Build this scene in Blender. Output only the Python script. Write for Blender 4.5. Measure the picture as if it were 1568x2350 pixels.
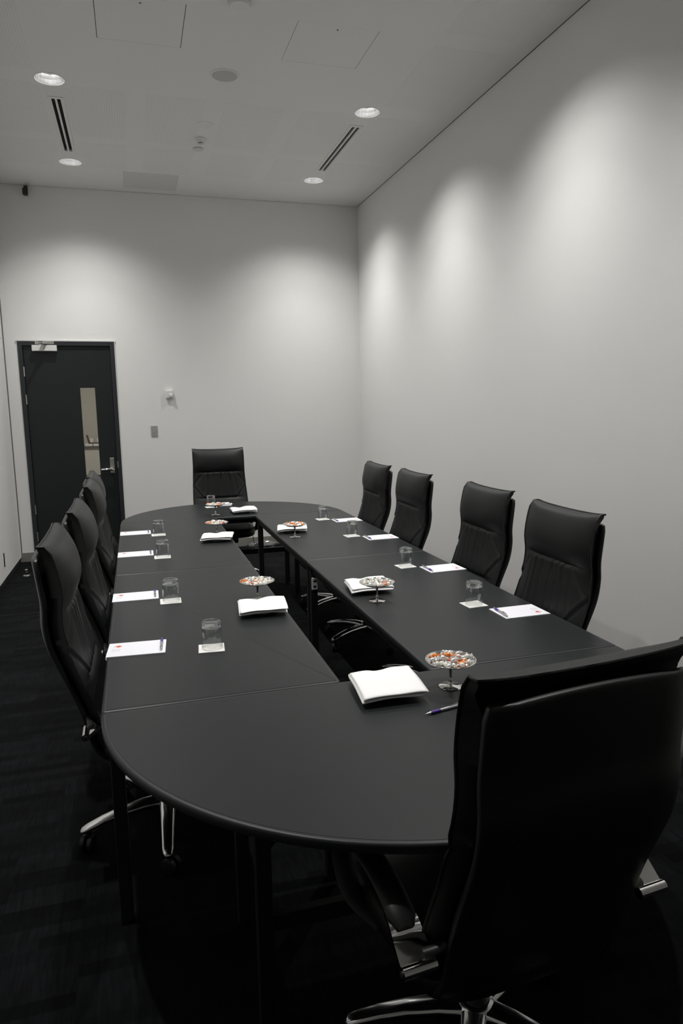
import bpy, bmesh, math, random
from mathutils import Vector, Matrix
random.seed(7)
PI = math.pi
for o in list(bpy.data.objects):
    bpy.data.objects.remove(o)
scene = bpy.context.scene
COL = scene.collection

# ------------------------------------------------------------------ camera
PITCH, ROLL, YAW, CZ, FPX = -0.1535, -0.0162, 0.2850, 1.6345, 1605.23
_r = Vector((math.cos(YAW), -math.sin(YAW), 0)); _f = Vector((math.sin(YAW), math.cos(YAW), 0)); _u = Vector((0, 0, 1))
_f2 = _f*math.cos(PITCH) + _u*math.sin(PITCH)
_u2 = -_f*math.sin(PITCH) + _u*math.cos(PITCH)
_r3 = _r*math.cos(ROLL) + _u2*math.sin(ROLL)
_u3 = -_r*math.sin(ROLL) + _u2*math.cos(ROLL)
cam_d = bpy.data.cameras.new('camera')
cam = bpy.data.objects.new('camera', cam_d)
COL.objects.link(cam)
cam.matrix_world = Matrix(((_r3.x, _u3.x, -_f2.x, 0), (_r3.y, _u3.y, -_f2.y, 0), (_r3.z, _u3.z, -_f2.z, CZ), (0, 0, 0, 1)))
cam_d.sensor_fit = 'VERTICAL'
cam_d.sensor_height = 36.0
cam_d.lens = FPX/2350*36.0
cam_d.clip_start = 0.05
cam_d.clip_end = 100
scene.camera = cam

# ------------------------------------------------------------------ world, exposure
world = bpy.data.worlds.new('world')
scene.world = world
world.use_nodes = True
world.node_tree.nodes['Background'].inputs[0].default_value = (0.5, 0.5, 0.5, 1)
world.node_tree.nodes['Background'].inputs[1].default_value = 0.0
vs = scene.view_settings
vs.view_transform = 'Standard'
vs.look = 'None'
vs.gamma = 1.0
vs.use_curve_mapping = False
vs.exposure = 0.0
LAMP_W = 302.0          # one ceiling downlight
LAMP_ANGLE = 128.0      # full beam angle, degrees
LAMP_BLEND = 0.1
# beam of one downlight: candle power against the angle from straight down (degrees)
LAMP_BEAM = ((0, 0.70), (10, 0.68), (16, 0.61), (22, 0.51), (27, 0.43), (34, 0.30), (41, 0.165), (50, 0.062), (56, 0.015), (61, 0.0))
LAMPS_X = (-0.415, 1.885)
LAMPS_Y = (7.25, 5.54, 3.82, 2.10)

# ------------------------------------------------------------------ room sizes
WR, WL, WB, WF, ZC = 2.617, -1.242, 8.072, -2.2, 3.868
TZ = 0.73                                   # table top
XLO, XLI, XRI, XRO = -0.145, 0.608, 0.923, 1.681
YN, YM, YF = 2.109, 3.915, 5.709
CX = (XLO+XRO)/2
RR = (XRO-XLO)/2

# ------------------------------------------------------------------ materials
def new_mat(name):
    m = bpy.data.materials.new(name)
    m.use_nodes = True
    nt = m.node_tree
    return m, nt, nt.nodes['Principled BSDF']

def mat(name, col, rough=0.5, metal=0.0, noise=0.0, nscale=40.0, bump=0.0, bscale=None, spec=0.5, coat=0.0, aniso=None):
    m, nt, b = new_mat(name)
    b.inputs['Base Color'].default_value = (*col, 1)
    b.inputs['Roughness'].default_value = rough
    b.inputs['Metallic'].default_value = metal
    b.inputs['Specular IOR Level'].default_value = spec
    if coat:
        b.inputs['Coat Weight'].default_value = coat
        b.inputs['Coat Roughness'].default_value = 0.1
    if noise or bump:
        tc = nt.nodes.new('ShaderNodeTexCoord')
        n = nt.nodes.new('ShaderNodeTexNoise')
        n.inputs['Scale'].default_value = nscale
        n.inputs['Detail'].default_value = 5
        if aniso:
            mp = nt.nodes.new('ShaderNodeMapping')
            mp.inputs['Scale'].default_value = aniso
            nt.links.new(tc.outputs['Object'], mp.inputs[0])
            nt.links.new(mp.outputs[0], n.inputs['Vector'])
        else:
            nt.links.new(tc.outputs['Object'], n.inputs['Vector'])
        if noise:
            r = nt.nodes.new('ShaderNodeValToRGB')
            r.color_ramp.elements[0].position = 0.3
            r.color_ramp.elements[1].position = 0.7
            r.color_ramp.elements[0].color = (*[c*(1-noise) for c in col], 1)
            r.color_ramp.elements[1].color = (*[min(1, c*(1+noise)) for c in col], 1)
            nt.links.new(n.outputs['Fac'], r.inputs[0])
            nt.links.new(r.outputs[0], b.inputs['Base Color'])
        if bump:
            n2 = n
            if bscale:
                n2 = nt.nodes.new('ShaderNodeTexNoise')
                n2.inputs['Scale'].default_value = bscale
                n2.inputs['Detail'].default_value = 3
                nt.links.new(tc.outputs['Object'], n2.inputs['Vector'])
            bp = nt.nodes.new('ShaderNodeBump')
            bp.inputs['Strength'].default_value = bump
            bp.inputs['Distance'].default_value = 0.002
            nt.links.new(n2.outputs['Fac'], bp.inputs['Height'])
            nt.links.new(bp.outputs[0], b.inputs['Normal'])
    return m

def emit_mat(name, col, strength):
    m, nt, b = new_mat(name)
    b.inputs['Base Color'].default_value = (*col, 1)
    b.inputs['Emission Color'].default_value = (*col, 1)
    b.inputs['Emission Strength'].default_value = strength
    return m

def thin_glass(name, tint=(0.97, 0.98, 0.98), rough=0.02, ior=1.5, extra=0.02):
    m = bpy.data.materials.new(name)
    m.use_nodes = True
    nt = m.node_tree
    nt.nodes.clear()
    out = nt.nodes.new('ShaderNodeOutputMaterial')
    mix = nt.nodes.new('ShaderNodeMixShader')
    tr = nt.nodes.new('ShaderNodeBsdfTransparent')
    tr.inputs[0].default_value = (*tint, 1)
    gl = nt.nodes.new('ShaderNodeBsdfGlossy')
    gl.inputs['Roughness'].default_value = rough
    fr = nt.nodes.new('ShaderNodeLayerWeight')
    fr.inputs[0].default_value = 0.5
    pw = nt.nodes.new('ShaderNodeMath')
    pw.operation = 'POWER'
    pw.inputs[1].default_value = 2.6
    ad = nt.nodes.new('ShaderNodeMath')
    ad.operation = 'MULTIPLY_ADD'
    ad.inputs[1].default_value = 0.75
    ad.inputs[2].default_value = 0.04+extra
    nt.links.new(fr.outputs['Facing'], pw.inputs[0])
    nt.links.new(pw.outputs[0], ad.inputs[0])
    nt.links.new(ad.outputs[0], mix.inputs[0])
    nt.links.new(tr.outputs[0], mix.inputs[1])
    nt.links.new(gl.outputs[0], mix.inputs[2])
    nt.links.new(mix.outputs[0], out.inputs[0])
    return m

def perforated_mat():
    # white plasterboard with a regular grid of small dark holes
    m, nt, b = new_mat('perforated_board')
    b.inputs['Roughness'].default_value = 0.8
    tc = nt.nodes.new('ShaderNodeTexCoord')
    sx = nt.nodes.new('ShaderNodeSeparateXYZ')
    nt.links.new(tc.outputs['Object'], sx.inputs[0])
    acc = []
    for ax in (0, 1):
        w = nt.nodes.new('ShaderNodeMath'); w.operation = 'PINGPONG'; w.inputs[1].default_value = 0.009
        nt.links.new(sx.outputs[ax], w.inputs[0])
        p = nt.nodes.new('ShaderNodeMath'); p.operation = 'POWER'; p.inputs[1].default_value = 2
        nt.links.new(w.outputs[0], p.inputs[0])
        acc.append(p)
    s = nt.nodes.new('ShaderNodeMath'); s.operation = 'ADD'
    nt.links.new(acc[0].outputs[0], s.inputs[0]); nt.links.new(acc[1].outputs[0], s.inputs[1])
    lt = nt.nodes.new('ShaderNodeMath'); lt.operation = 'LESS_THAN'; lt.inputs[1].default_value = 0.0030**2
    nt.links.new(s.outputs[0], lt.inputs[0])
    mx = nt.nodes.new('ShaderNodeMix'); mx.data_type = 'RGBA'
    mx.inputs[6].default_value = (*WALLC, 1)
    mx.inputs[7].default_value = (0.56, 0.56, 0.55, 1)
    nt.links.new(lt.outputs[0], mx.inputs[0])
    nt.links.new(mx.outputs[2], b.inputs['Base Color'])
    return m

def carpet_mat():
    m, nt, b = new_mat('carpet')
    b.inputs['Roughness'].default_value = 0.95
    b.inputs['Specular IOR Level'].default_value = 0.1
    tc = nt.nodes.new('ShaderNodeTexCoord')
    mp = nt.nodes.new('ShaderNodeMapping'); mp.inputs['Scale'].default_value = (90, 9, 1)
    n1 = nt.nodes.new('ShaderNodeTexNoise'); n1.inputs['Scale'].default_value = 1.0; n1.inputs['Detail'].default_value = 4
    nt.links.new(tc.outputs['Object'], mp.inputs[0]); nt.links.new(mp.outputs[0], n1.inputs['Vector'])
    br = nt.nodes.new('ShaderNodeTexBrick')
    br.inputs['Scale'].default_value = 1.0
    br.inputs['Brick Width'].default_value = 0.25; br.inputs['Row Height'].default_value = 0.05
    br.inputs['Mortar Size'].default_value = 0.0
    br.inputs['Color1'].default_value = (0.0014, 0.0017, 0.0021, 1); br.inputs['Color2'].default_value = (0.0056, 0.0062, 0.0070, 1)
    nt.links.new(tc.outputs['Object'], br.inputs['Vector'])
    r = nt.nodes.new('ShaderNodeValToRGB')
    r.color_ramp.elements[0].position = 0.35; r.color_ramp.elements[1].position = 0.75
    r.color_ramp.elements[0].color = (0.6, 0.6, 0.6, 1); r.color_ramp.elements[1].color = (1.5, 1.5, 1.55, 1)
    nt.links.new(n1.outputs['Fac'], r.inputs[0])
    mx = nt.nodes.new('ShaderNodeMix'); mx.data_type = 'RGBA'; mx.blend_type = 'MULTIPLY'; mx.inputs[0].default_value = 1
    nt.links.new(br.outputs['Color'], mx.inputs[6]); nt.links.new(r.outputs[0], mx.inputs[7])
    nt.links.new(mx.outputs[2], b.inputs['Base Color'])
    bp = nt.nodes.new('ShaderNodeBump'); bp.inputs['Strength'].default_value = 0.5; bp.inputs['Distance'].default_value = 0.004
    nt.links.new(n1.outputs['Fac'], bp.inputs['Height']); nt.links.new(bp.outputs[0], b.inputs['Normal'])
    return m

WALLC = (0.795, 0.792, 0.774)
M = {}
M['wall'] = mat('wall_paint', WALLC, 0.75, noise=0.015, nscale=260, bump=0.12, bscale=500)
M['ceil'] = mat('ceiling_paint', WALLC, 0.8, noise=0.012, nscale=200)
M['perf'] = perforated_mat()
M['carpet'] = carpet_mat()
M['gap'] = mat('shadow_gap', (0.02, 0.02, 0.02), 0.9)
M['gapgrey'] = mat('gap_grey', (0.16, 0.16, 0.155), 0.9)
M['skirt'] = mat('skirting', (0.24, 0.225, 0.20), 0.6)
M['table'] = mat('table_laminate', (0.0120, 0.0142, 0.0147), 0.40, spec=0.30, noise=0.10, nscale=600, bump=0.08, bscale=900)
M['edge'] = mat('table_edge', (0.018, 0.020, 0.0205), 0.42, spec=0.35)
M['blackmetal'] = mat('black_metal', (0.012, 0.012, 0.013), 0.42)
M['leather'] = mat('black_leather', (0.0052, 0.0062, 0.0061), 0.46, noise=0.15, nscale=60, bump=0.15, bscale=420, spec=0.36)
M['hide'] = mat('black_hide', (0.007, 0.0075, 0.008), 0.42, bump=0.10, bscale=420)
M['plastic'] = mat('black_plastic', (0.010, 0.010, 0.011), 0.45)
M['alu'] = mat('polished_aluminium', (0.78, 0.78, 0.79), 0.16, 1.0)
M['chrome'] = mat('chrome', (0.82, 0.81, 0.79), 0.06, 1.0)
M['satin'] = mat('satin_steel', (0.62, 0.60, 0.57), 0.32, 1.0)
M['door'] = mat('door_paint', (0.0075, 0.0105, 0.0110), 0.45, noise=0.08, nscale=80)
M['frame'] = mat('door_frame_paint', (0.020, 0.023, 0.026), 0.45)
M['white'] = mat('white_plastic', (0.74, 0.74, 0.72), 0.4)
M['offwhite'] = mat('duller_white_plastic', (0.66, 0.66, 0.65), 0.5)
M['grille'] = mat('speaker_grille', (0.50, 0.50, 0.49), 0.6)
M['grey'] = mat('grey_plate', (0.36, 0.36, 0.35), 0.45)
M['switchgrey'] = mat('switch_plate', (0.34, 0.34, 0.33), 0.35)
M['linen'] = mat('white_linen', (0.88, 0.88, 0.87), 0.85, bump=0.10, bscale=900)
M['china'] = mat('white_china', (0.82, 0.81, 0.77), 0.15)
M['paper'] = mat('paper', (0.74, 0.74, 0.78), 0.7)
M['card'] = mat('coaster_card', (0.78, 0.77, 0.735), 0.75)
M['ink'] = mat('grey_ink', (0.45, 0.45, 0.48), 0.7)
M['red'] = mat('red_ink', (0.60, 0.05, 0.07), 0.6)
M['orange_ink'] = mat('orange_ink', (0.85, 0.35, 0.05), 0.6)
M['mauve_ink'] = mat('mauve_ink', (0.30, 0.16, 0.32), 0.6)
M['purple'] = mat('purple_grip', (0.075, 0.022, 0.26), 0.45)
M['pensilver'] = mat('pen_silver', (0.62, 0.62, 0.64), 0.28, 0.85)
M['glass'] = thin_glass('tumbler_glass', rough=0.01, extra=0.075)
m, nt, b = new_mat('thick_glass')
b.inputs['Base Color'].default_value = (0.96, 0.97, 0.97, 1)
b.inputs['Transmission Weight'].default_value = 1.0
b.inputs['Roughness'].default_value = 0.01
b.inputs['IOR'].default_value = 1.5
_tr = nt.nodes.new('ShaderNodeBsdfTransparent'); _tr.inputs[0].default_value = (0.96, 0.97, 0.97, 1)
_mx = nt.nodes.new('ShaderNodeMixShader'); _mx.inputs[0].default_value = 0.60
nt.links.new(_tr.outputs[0], _mx.inputs[1]); nt.links.new(b.outputs[0], _mx.inputs[2])
nt.links.new(_mx.outputs[0], nt.nodes['Material Output'].inputs[0])
M['thick'] = m
M['footglass'] = thin_glass('glass_foot', tint=(0.90, 0.91, 0.91), rough=0.03, extra=0.10)
M['pane'] = thin_glass('door_glass', tint=(0.86, 0.87, 0.85), extra=0.0)
M['candy_orange'] = mat('candy_orange', (0.85, 0.23, 0.02), 0.2, coat=0.8)
M['candy_red'] = mat('candy_red', (0.62, 0.06, 0.03), 0.2, coat=0.8)
M['candy_white'] = mat('candy_white', (0.80, 0.77, 0.68), 0.2, coat=0.8)
M['candy_silver'] = mat('candy_silver', (0.80, 0.80, 0.78), 0.18, 0.6)
M['cello'] = mat('cellophane', (0.82, 0.82, 0.80), 0.12, 0.2, coat=0.8)
M['reflector'] = mat('lamp_reflector', (0.88, 0.88, 0.89), 0.26, 1.0)
M['lamp'] = emit_mat('lamp_tube', (1.0, 0.985, 0.96), 20.0)
M['beige'] = mat('foyer_paint', (0.56, 0.54, 0.50), 0.8)
M['brown'] = mat('brown_leather', (0.08, 0.05, 0.03), 0.5)
M['greycounter'] = mat('counter_grey', (0.16, 0.15, 0.14), 0.5)
M['clearplastic'] = mat('clear_wrap', (0.55, 0.56, 0.56), 0.08, 0.3, coat=1.0)

# ------------------------------------------------------------------ mesh helpers
class MB:
    def __init__(self):
        self.v = []; self.f = []; self.m = []; self.cur = 0
    def add(self, vs, fs):
        k = len(self.v)
        self.v += [tuple(p) for p in vs]
        self.f += [tuple(i+k for i in q) for q in fs]
        self.m += [self.cur]*len(fs)
        return self
    def box(self, x0, x1, y0, y1, z0, z1):
        return self.add([(x0, y0, z0), (x1, y0, z0), (x1, y1, z0), (x0, y1, z0), (x0, y0, z1), (x1, y0, z1), (x1, y1, z1), (x0, y1, z1)],
                        [(0, 3, 2, 1), (4, 5, 6, 7), (0, 1, 5, 4), (1, 2, 6, 5), (2, 3, 7, 6), (3, 0, 4, 7)])
    def bar(self, a, b, w, h, up=(0, 0, 1)):
        a = Vector(a); b = Vector(b); d = (b-a).normalized(); up = Vector(up)
        s = d.cross(up)
        if s.length < 1e-5: s = d.cross(Vector((1, 0, 0)))
        s.normalize(); t = s.cross(d)
        vs = []
        for p in (a, b):
            for i, j in ((-1, -1), (1, -1), (1, 1), (-1, 1)):
                vs.append(p + s*w/2*i + t*h/2*j)
        return self.add(vs, [(3, 2, 1, 0), (4, 5, 6, 7), (0, 1, 5, 4), (1, 2, 6, 5), (2, 3, 7, 6), (3, 0, 4, 7)])
    def lathe(self, prof, n=24, c=(0, 0, 0), axis='z', close=True):
        vs = []
        for (r, z) in prof:
            for i in range(n):
                a = 2*PI*i/n
                x, y = r*math.cos(a), r*math.sin(a)
                if axis == 'z': p = (c[0]+x, c[1]+y, c[2]+z)
                elif axis == 'y': p = (c[0]+x, c[1]+z, c[2]-y)
                else: p = (c[0]+z, c[1]+x, c[2]+y)
                vs.append(p)
        fs = []
        for k in range(len(prof)-1):
            for i in range(n):
                j = (i+1) % n
                fs.append((k*n+i, k*n+j, (k+1)*n+j, (k+1)*n+i))
        if close:
            if prof[0][0] > 1e-6: fs.append(tuple(range(n-1, -1, -1)))
            if prof[-1][0] > 1e-6: fs.append(tuple((len(prof)-1)*n+i for i in range(n)))
        return self.add(vs, fs)
    def tube(self, pts, r, n=8, cap=True, ry=None):
        pts = [Vector(p) for p in pts]
        rs = r if isinstance(r, (list, tuple)) else [r]*len(pts)
        vs = []; prev = None
        for i, p in enumerate(pts):
            d = (pts[min(i+1, len(pts)-1)]-pts[max(i-1, 0)]).normalized()
            ref = prev if prev else (Vector((0, 0, 1)) if abs(d.z) < 0.9 else Vector((1, 0, 0)))
            s = d.cross(ref)
            if s.length < 1e-6: s = d.orthogonal()
            s.normalize(); t = s.cross(d).normalized(); prev = t
            for k in range(n):
                a = 2*PI*k/n
                vs.append(p + s*rs[i]*math.cos(a) + t*(ry[i] if ry else rs[i])*math.sin(a))
        fs = []
        for i in range(len(pts)-1):
            for k in range(n):
                j = (k+1) % n
                fs.append((i*n+k, i*n+j, (i+1)*n+j, (i+1)*n+k))
        if cap:
            fs.append(tuple(range(n-1, -1, -1)))
            fs.append(tuple((len(pts)-1)*n+k for k in range(n)))
        return self.add(vs, fs)
    def grid(self, fn, nu, nv, closeu=False):
        vs = [fn(i/nu if not closeu else i/nu, j/nv) for j in range(nv+1) for i in range(nu + (0 if closeu else 1))]
        w = nu if closeu else nu+1
        fs = []
        for j in range(nv):
            for i in range(nu):
                i2 = (i+1) % w if closeu else i+1
                fs.append((j*w+i, j*w+i2, (j+1)*w+i2, (j+1)*w+i))
        return self.add(vs, fs)
    def prism(self, poly, z0, z1):
        n = len(poly)
        vs = [(x, y, z0) for x, y in poly]+[(x, y, z1) for x, y in poly]
        fs = [tuple(range(n-1, -1, -1)), tuple(range(n, 2*n))]
        for i in range(n):
            j = (i+1) % n
            fs.append((i, j, n+j, n+i))
        return self.add(vs, fs)
    def mesh(self, name, mats, smooth=None, fix=True):
        me = bpy.data.meshes.new(name)
        me.from_pydata(self.v, [], self.f)
        if not isinstance(mats, (list, tuple)): mats = [mats]
        for q in mats: me.materials.append(q)
        me.polygons.foreach_set('material_index', self.m)
        if fix:
            bm = bmesh.new(); bm.from_mesh(me)
            bmesh.ops.recalc_face_normals(bm, faces=bm.faces)
            bm.to_mesh(me); bm.free()
        if smooth is not None:
            me.polygons.foreach_set('use_smooth', [True]*len(me.polygons))
            me.set_sharp_from_angle(angle=math.radians(smooth))
        me.update()
        return me
    def build(self, name, mats, parent=None, smooth=None, bevel=None, seg=2, loc=None, fix=True):
        o = bpy.data.objects.new(name, self.mesh(name, mats, smooth, fix))
        COL.objects.link(o)
        if parent: o.parent = parent
        if loc: o.location = loc
        if bevel:
            bv = o.modifiers.new('bevel', 'BEVEL')
            bv.width = bevel; bv.segments = seg; bv.limit_method = 'ANGLE'; bv.angle_limit = math.radians(40)
        return o

def tag(o, label, cat=None, group=None, kind=None):
    if label: o['label'] = label
    if cat: o['category'] = cat
    if group: o['group'] = group
    if kind: o['kind'] = kind
    return o

def thing(name, label, cat, loc=(0, 0, 0), rz=0.0, group=None):
    o = bpy.data.objects.new(name, None)
    COL.objects.link(o)
    o.empty_display_size = 0.1
    o.location = loc
    o.rotation_euler = (0, 0, rz)
    return tag(o, label, cat, group)

def copy_tree(o, parent=None):
    c = o.copy()
    COL.objects.link(c)
    c.parent = parent
    for ch in list(o.children): copy_tree(ch, c)
    return c

def smoothstep(a, b, x):
    t = max(0, min(1, (x-a)/(b-a)))
    return t*t*(3-2*t)

def catmull(pts, n):
    # resample a polyline smoothly; returns n+1 points
    P = [Vector(p) for p in pts]
    P = [2*P[0]-P[1]] + P + [2*P[-1]-P[-2]]
    out = []
    segs = len(P)-3
    for i in range(n+1):
        s = i/n*segs
        k = min(int(s), segs-1); t = s-k
        a, b_, c, d = P[k:k+4]
        out.append(0.5*((2*b_)+(c-a)*t+(2*a-5*b_+4*c-d)*t*t+(3*b_-a-3*c+d)*t**3))
    return out

# ================================================================== the setting
def struct(o, label):
    o['kind'] = 'structure'; o['label'] = label
    return o

struct(MB().box(WL-0.1, WR+0.1, WF-0.1, WB+0.12, -0.08, 0).build('floor', M['carpet']), 'very dark patterned carpet floor')
struct(MB().box(WR, WR+0.1, WF, WB+0.12, 0, ZC+0.2).build('wall_right', M['wall']), 'plain pale grey long wall beside the table')
struct(MB().box(WL-0.1, WR+0.1, WF-0.1, WF, 0, ZC+0.2).build('wall_front', M['wall']), 'pale grey wall opposite the end wall with the door')
# back wall with a door opening
DX0, DX1, DZT = -1.107, -0.150, 2.330
wb_ = MB()
wb_.box(WL-0.1, DX0, WB, WB+0.12, 0, ZC+0.2)
wb_.box(DX1, WR+0.1, WB, WB+0.12, 0, ZC+0.2)
wb_.box(DX0, DX1, WB, WB+0.12, DZT, ZC+0.2)
struct(wb_.build('wall_back', M['wall']), 'pale grey end wall with the dark door')
# left wall with a flush door
LY0, LY1, LZT = 7.062, 7.990, 2.350
wl_ = MB()
wl_.box(WL-0.1, WL, WF, LY0, 0.055, ZC+0.2)
wl_.box(WL-0.1, WL, LY1, WB, 0.055, ZC+0.2)
wl_.box(WL-0.1, WL, LY0, LY1, LZT, ZC+0.2)
wl_.cur = 1
wl_.box(WL-0.1, WL-0.012, WF, WB, 0, 0.055)
wl_.box(WL-0.1, WL-0.05, LY0, LY1, 0.055, LZT)
struct(wl_.build('wall_left', [M['wall'], M['gap']]), 'white side wall with a flush panel door')
d2 = struct(MB().box(WL-0.045, WL-0.001, LY0+0.005, LY1-0.004, 0.055, LZT-0.006).build('door_2', M['wall']), 'flush white panel door in the side wall')
for hz in (0.17, 1.20, 2.10):
    MB().box(WL-0.010, WL+0.007, LY0-0.006, LY0+0.012, hz, hz+0.13).build('hinge', M['blackmetal'], d2)
# baseboards
struct(MB().box(WL, DX0-0.002, WB-0.012, WB, 0, 0.098).build('baseboard_back_1', M['skirt']), 'short taupe skirting beside the dark door')
struct(MB().box(DX1+0.002, WR, WB-0.012, WB, 0, 0.098).build('baseboard_back_2', M['skirt']), 'taupe skirting along the end wall')
struct(MB().box(WR-0.012, WR, WF, WB-0.012, 0, 0.098).build('baseboard_right', M['skirt']), 'taupe skirting along the plain wall')

# ceiling: plane with openings for lamps, air slots and hatches
LR = 0.096
HATCH = [(-0.078, 0.424, 4.386, 4.888), (1.070, 1.577, 4.384, 4.884)]
SLOTS = [(-0.462, -0.350, 5.825, 6.975), (1.832, 1.944, 5.805, 6.955)]
VENT = (0.046, 0.566, 7.410, 7.915)
holes = []
for hx in LAMPS_X:
    for hy in LAMPS_Y: holes.append((hx-0.12, hx+0.12, hy-0.12, hy+0.12, 'lamp', hx, hy))
for q in HATCH+SLOTS: holes.append((*q, 'open'))
holes.append((*VENT, 'open'))
def ceiling_mesh():
    mb = MB()
    xs = sorted(set([WL, WR-0.006] + [h[0] for h in holes] + [h[1] for h in holes]))
    ys = sorted(set([WF, WB-0.004] + [h[2] for h in holes] + [h[3] for h in holes]))
    for i in range(len(xs)-1):
        for j in range(len(ys)-1):
            cx_, cy_ = (xs[i]+xs[i+1])/2, (ys[j]+ys[j+1])/2
            if any(h[0] < cx_ < h[1] and h[2] < cy_ < h[3] for h in holes): continue
            mb.add([(xs[i], ys[j], ZC), (xs[i], ys[j+1], ZC), (xs[i+1], ys[j+1], ZC), (xs[i+1], ys[j], ZC)], [(0, 1, 2, 3)])
    n = 40
    for h in holes:
        if h[4] != 'lamp': continue
        hx, hy = h[5], h[6]
        vs = []
        for k in range(n):
            a = 2*PI*k/n + PI/4
            c_, s_ = math.cos(a), math.sin(a)
            q = 0.12/max(abs(c_), abs(s_))
            vs.append((hx+LR*c_, hy+LR*s_, ZC)); vs.append((hx+q*c_, hy+q*s_, ZC))
        mb.add(vs, [(2*k, 2*((k+1) % n), 2*((k+1) % n)+1, 2*k+1) for k in range(n)])
    return mb
ceil = ceiling_mesh().build('ceiling', M['ceil'])
struct(ceil, 'pale grey plasterboard ceiling with perforated panels')
struct(MB().box(WL-0.1, WR+0.1, WF-0.1, WB+0.12, ZC+0.2, ZC+0.28).build('ceiling_slab', M['gap']), 'dark slab above the plasterboard ceiling')
struct(MB().box(WR-0.007, WR, WF, WB, ZC, ZC+0.02).build('shadow_strip_1', M['gap']), 'dark strip painted as the shadow gap between ceiling and plain wall')  # near-black strip paints the shade inside the ceiling joint
struct(MB().box(WL, WR, WB-0.005, WB, ZC, ZC+0.02).build('shadow_strip_2', M['gapgrey']), 'thin grey strip painted as the shadow gap between ceiling and end wall')  # grey colour of this strip stands in for shade in the joint
struct(MB().box(WL, WL+0.011, WB-0.003, WB, 0, ZC).build('shadow_strip_3', M['gapgrey']), 'dark vertical strip painted as the shadow gap in the corner beside the door')  # flat strip on the end wall, corner shade put into its colour
# perforated panels, flush boards in rows
for (x0, x1) in ((-1.10, -0.50), (-0.49, 0.084), (0.226, 0.655), (0.805, 1.260), (1.400, 1.820), (1.965, 2.43)):
    for (y0, y1) in ((0.3, 1.75), (1.9, 2.85), (3.0, 4.29), (4.46, 5.41), (5.62, 6.58), (6.72, 7.36)):
        if y0 < 5.5 and -0.5 < x0 < 1.95: continue
        yy = [(y0, y1)]
        # leave room for lamps and slots
        for (a, b_) in yy:
            segs = [(x0, x1, a, b_)]
            for h in holes:
                ns = []
                for s in segs:
                    hx0, hx1, hy0, hy1 = h[0]-0.01, h[1]+0.01, h[2]-0.01, h[3]+0.01
                    if hx1 <= s[0] or hx0 >= s[1] or hy1 <= s[2] or hy0 >= s[3]:
                        ns.append(s); continue
                    if s[0] < hx0-0.03: ns.append((s[0], hx0, s[2], s[3]))
                    if hx1+0.03 < s[1]: ns.append((hx1, s[1], s[2], s[3]))
                    m0, m1 = max(s[0], hx0), min(s[1], hx1)
                    if s[2] < hy0-0.03: ns.append((m0, m1, s[2], hy0))
                    if hy1+0.03 < s[3]: ns.append((m0, m1, hy1, s[3]))
                segs = ns
            pm = MB()
            for s in segs: pm.box(s[0], s[1], s[2], s[3], ZC-0.0008, ZC-0.0002)
            if pm.v: pm.build('perforated_panel', M['perf'], ceil)
# hatches
for k, (x0, x1, y0, y1) in enumerate(HATCH):
    h = thing('ceiling_hatch', ['square ceiling hatch on the door side of the round speaker', 'square ceiling hatch on the plain wall side of the round speaker'][k],
              'hatch', ((x0+x1)/2, (y0+y1)/2, ZC), 0, 'access hatches in the ceiling')
    w, l = (x1-x0)/2, (y1-y0)/2
    g = 0.0035 if k == 0 else 0.0022
    MB().box(-w+g, w-g, -l+0.001, l-0.001, 0.0, 0.012).build('panel', M['ceil'], h)
    fr = MB()
    fr.box(-w-0.02, w+0.02, -l-0.02, l+0.02, 0.03, 0.04)
    fr.build('recess', M['gap'], h)
    MB().lathe([(0.0055, -0.002), (0.0055, 0.002)], 12, (0.0, -l+0.048, 0)).build('key_lock', M['blackmetal'], h)
# slot diffusers
for k, (x0, x1, y0, y1) in enumerate(SLOTS):
    s = thing('slot_diffuser', ['long two-slot air diffuser in the ceiling on the door side', 'long two-slot air diffuser in the ceiling near the plain wall'][k],
              'air vent', ((x0+x1)/2, (y0+y1)/2, ZC), 0, 'slot diffusers in the ceiling')
    w, l = (x1-x0)/2, (y1-y0)/2
    sw = 0.0125
    a1, a2 = -0.020-sw, -0.020+sw
    fr = MB()
    fr.box(-w, a1, -l, l, -0.004, 0.02); fr.box(-a1, w, -l, l, -0.004, 0.02); fr.box(a2, -a2, -l, l, -0.004, 0.02)
    fr.box(a1, a2, -l, -l+0.03, -0.004, 0.02); fr.box(a1, a2, l-0.02, l, -0.004, 0.02)
    fr.box(-a2, -a1, -l, -l+0.03, -0.004, 0.02); fr.box(-a2, -a1, l-0.02, l, -0.004, 0.02)
    fr.build('frame', M['white'], s)
    for sg in (-1, 1):
        MB().box(sg*0.020-sw, sg*0.020+sw, -l+0.03, l-0.02, 0.018, 0.03).build('slot', M['gap'], s)
        MB().bar((sg*0.020, -l+0.03, 0.012), (sg*0.020, l-0.02, 0.012), 0.003, 0.012, (0.4, 0, 1)).build('blade', M['gap'], s)
# flat return grille
x0, x1, y0, y1 = VENT
v = thing('ceiling_grille', 'flat grey square grille in the ceiling by the end wall', 'air vent', ((x0+x1)/2, (y0+y1)/2, ZC))
w, l = (x1-x0)/2, (y1-y0)/2
MB().box(-w+0.004, w-0.004, -l+0.004, l-0.004, -0.003, 0.006).build('panel', M['offwhite'], v)
MB().box(-w-0.01, w+0.01, -l-0.01, l+0.01, 0.02, 0.03).build('recess', M['gapgrey'], v)
fr = MB()
for sx in (-1, 1): fr.box(sx*w-0.003, sx*w+0.003, -l, l, -0.005, 0.01)
for sy in (-1, 1): fr.box(-w, w, sy*l-0.003, sy*l+0.003, -0.005, 0.01)
fr.build('frame', M['ceil'], v)
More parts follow.
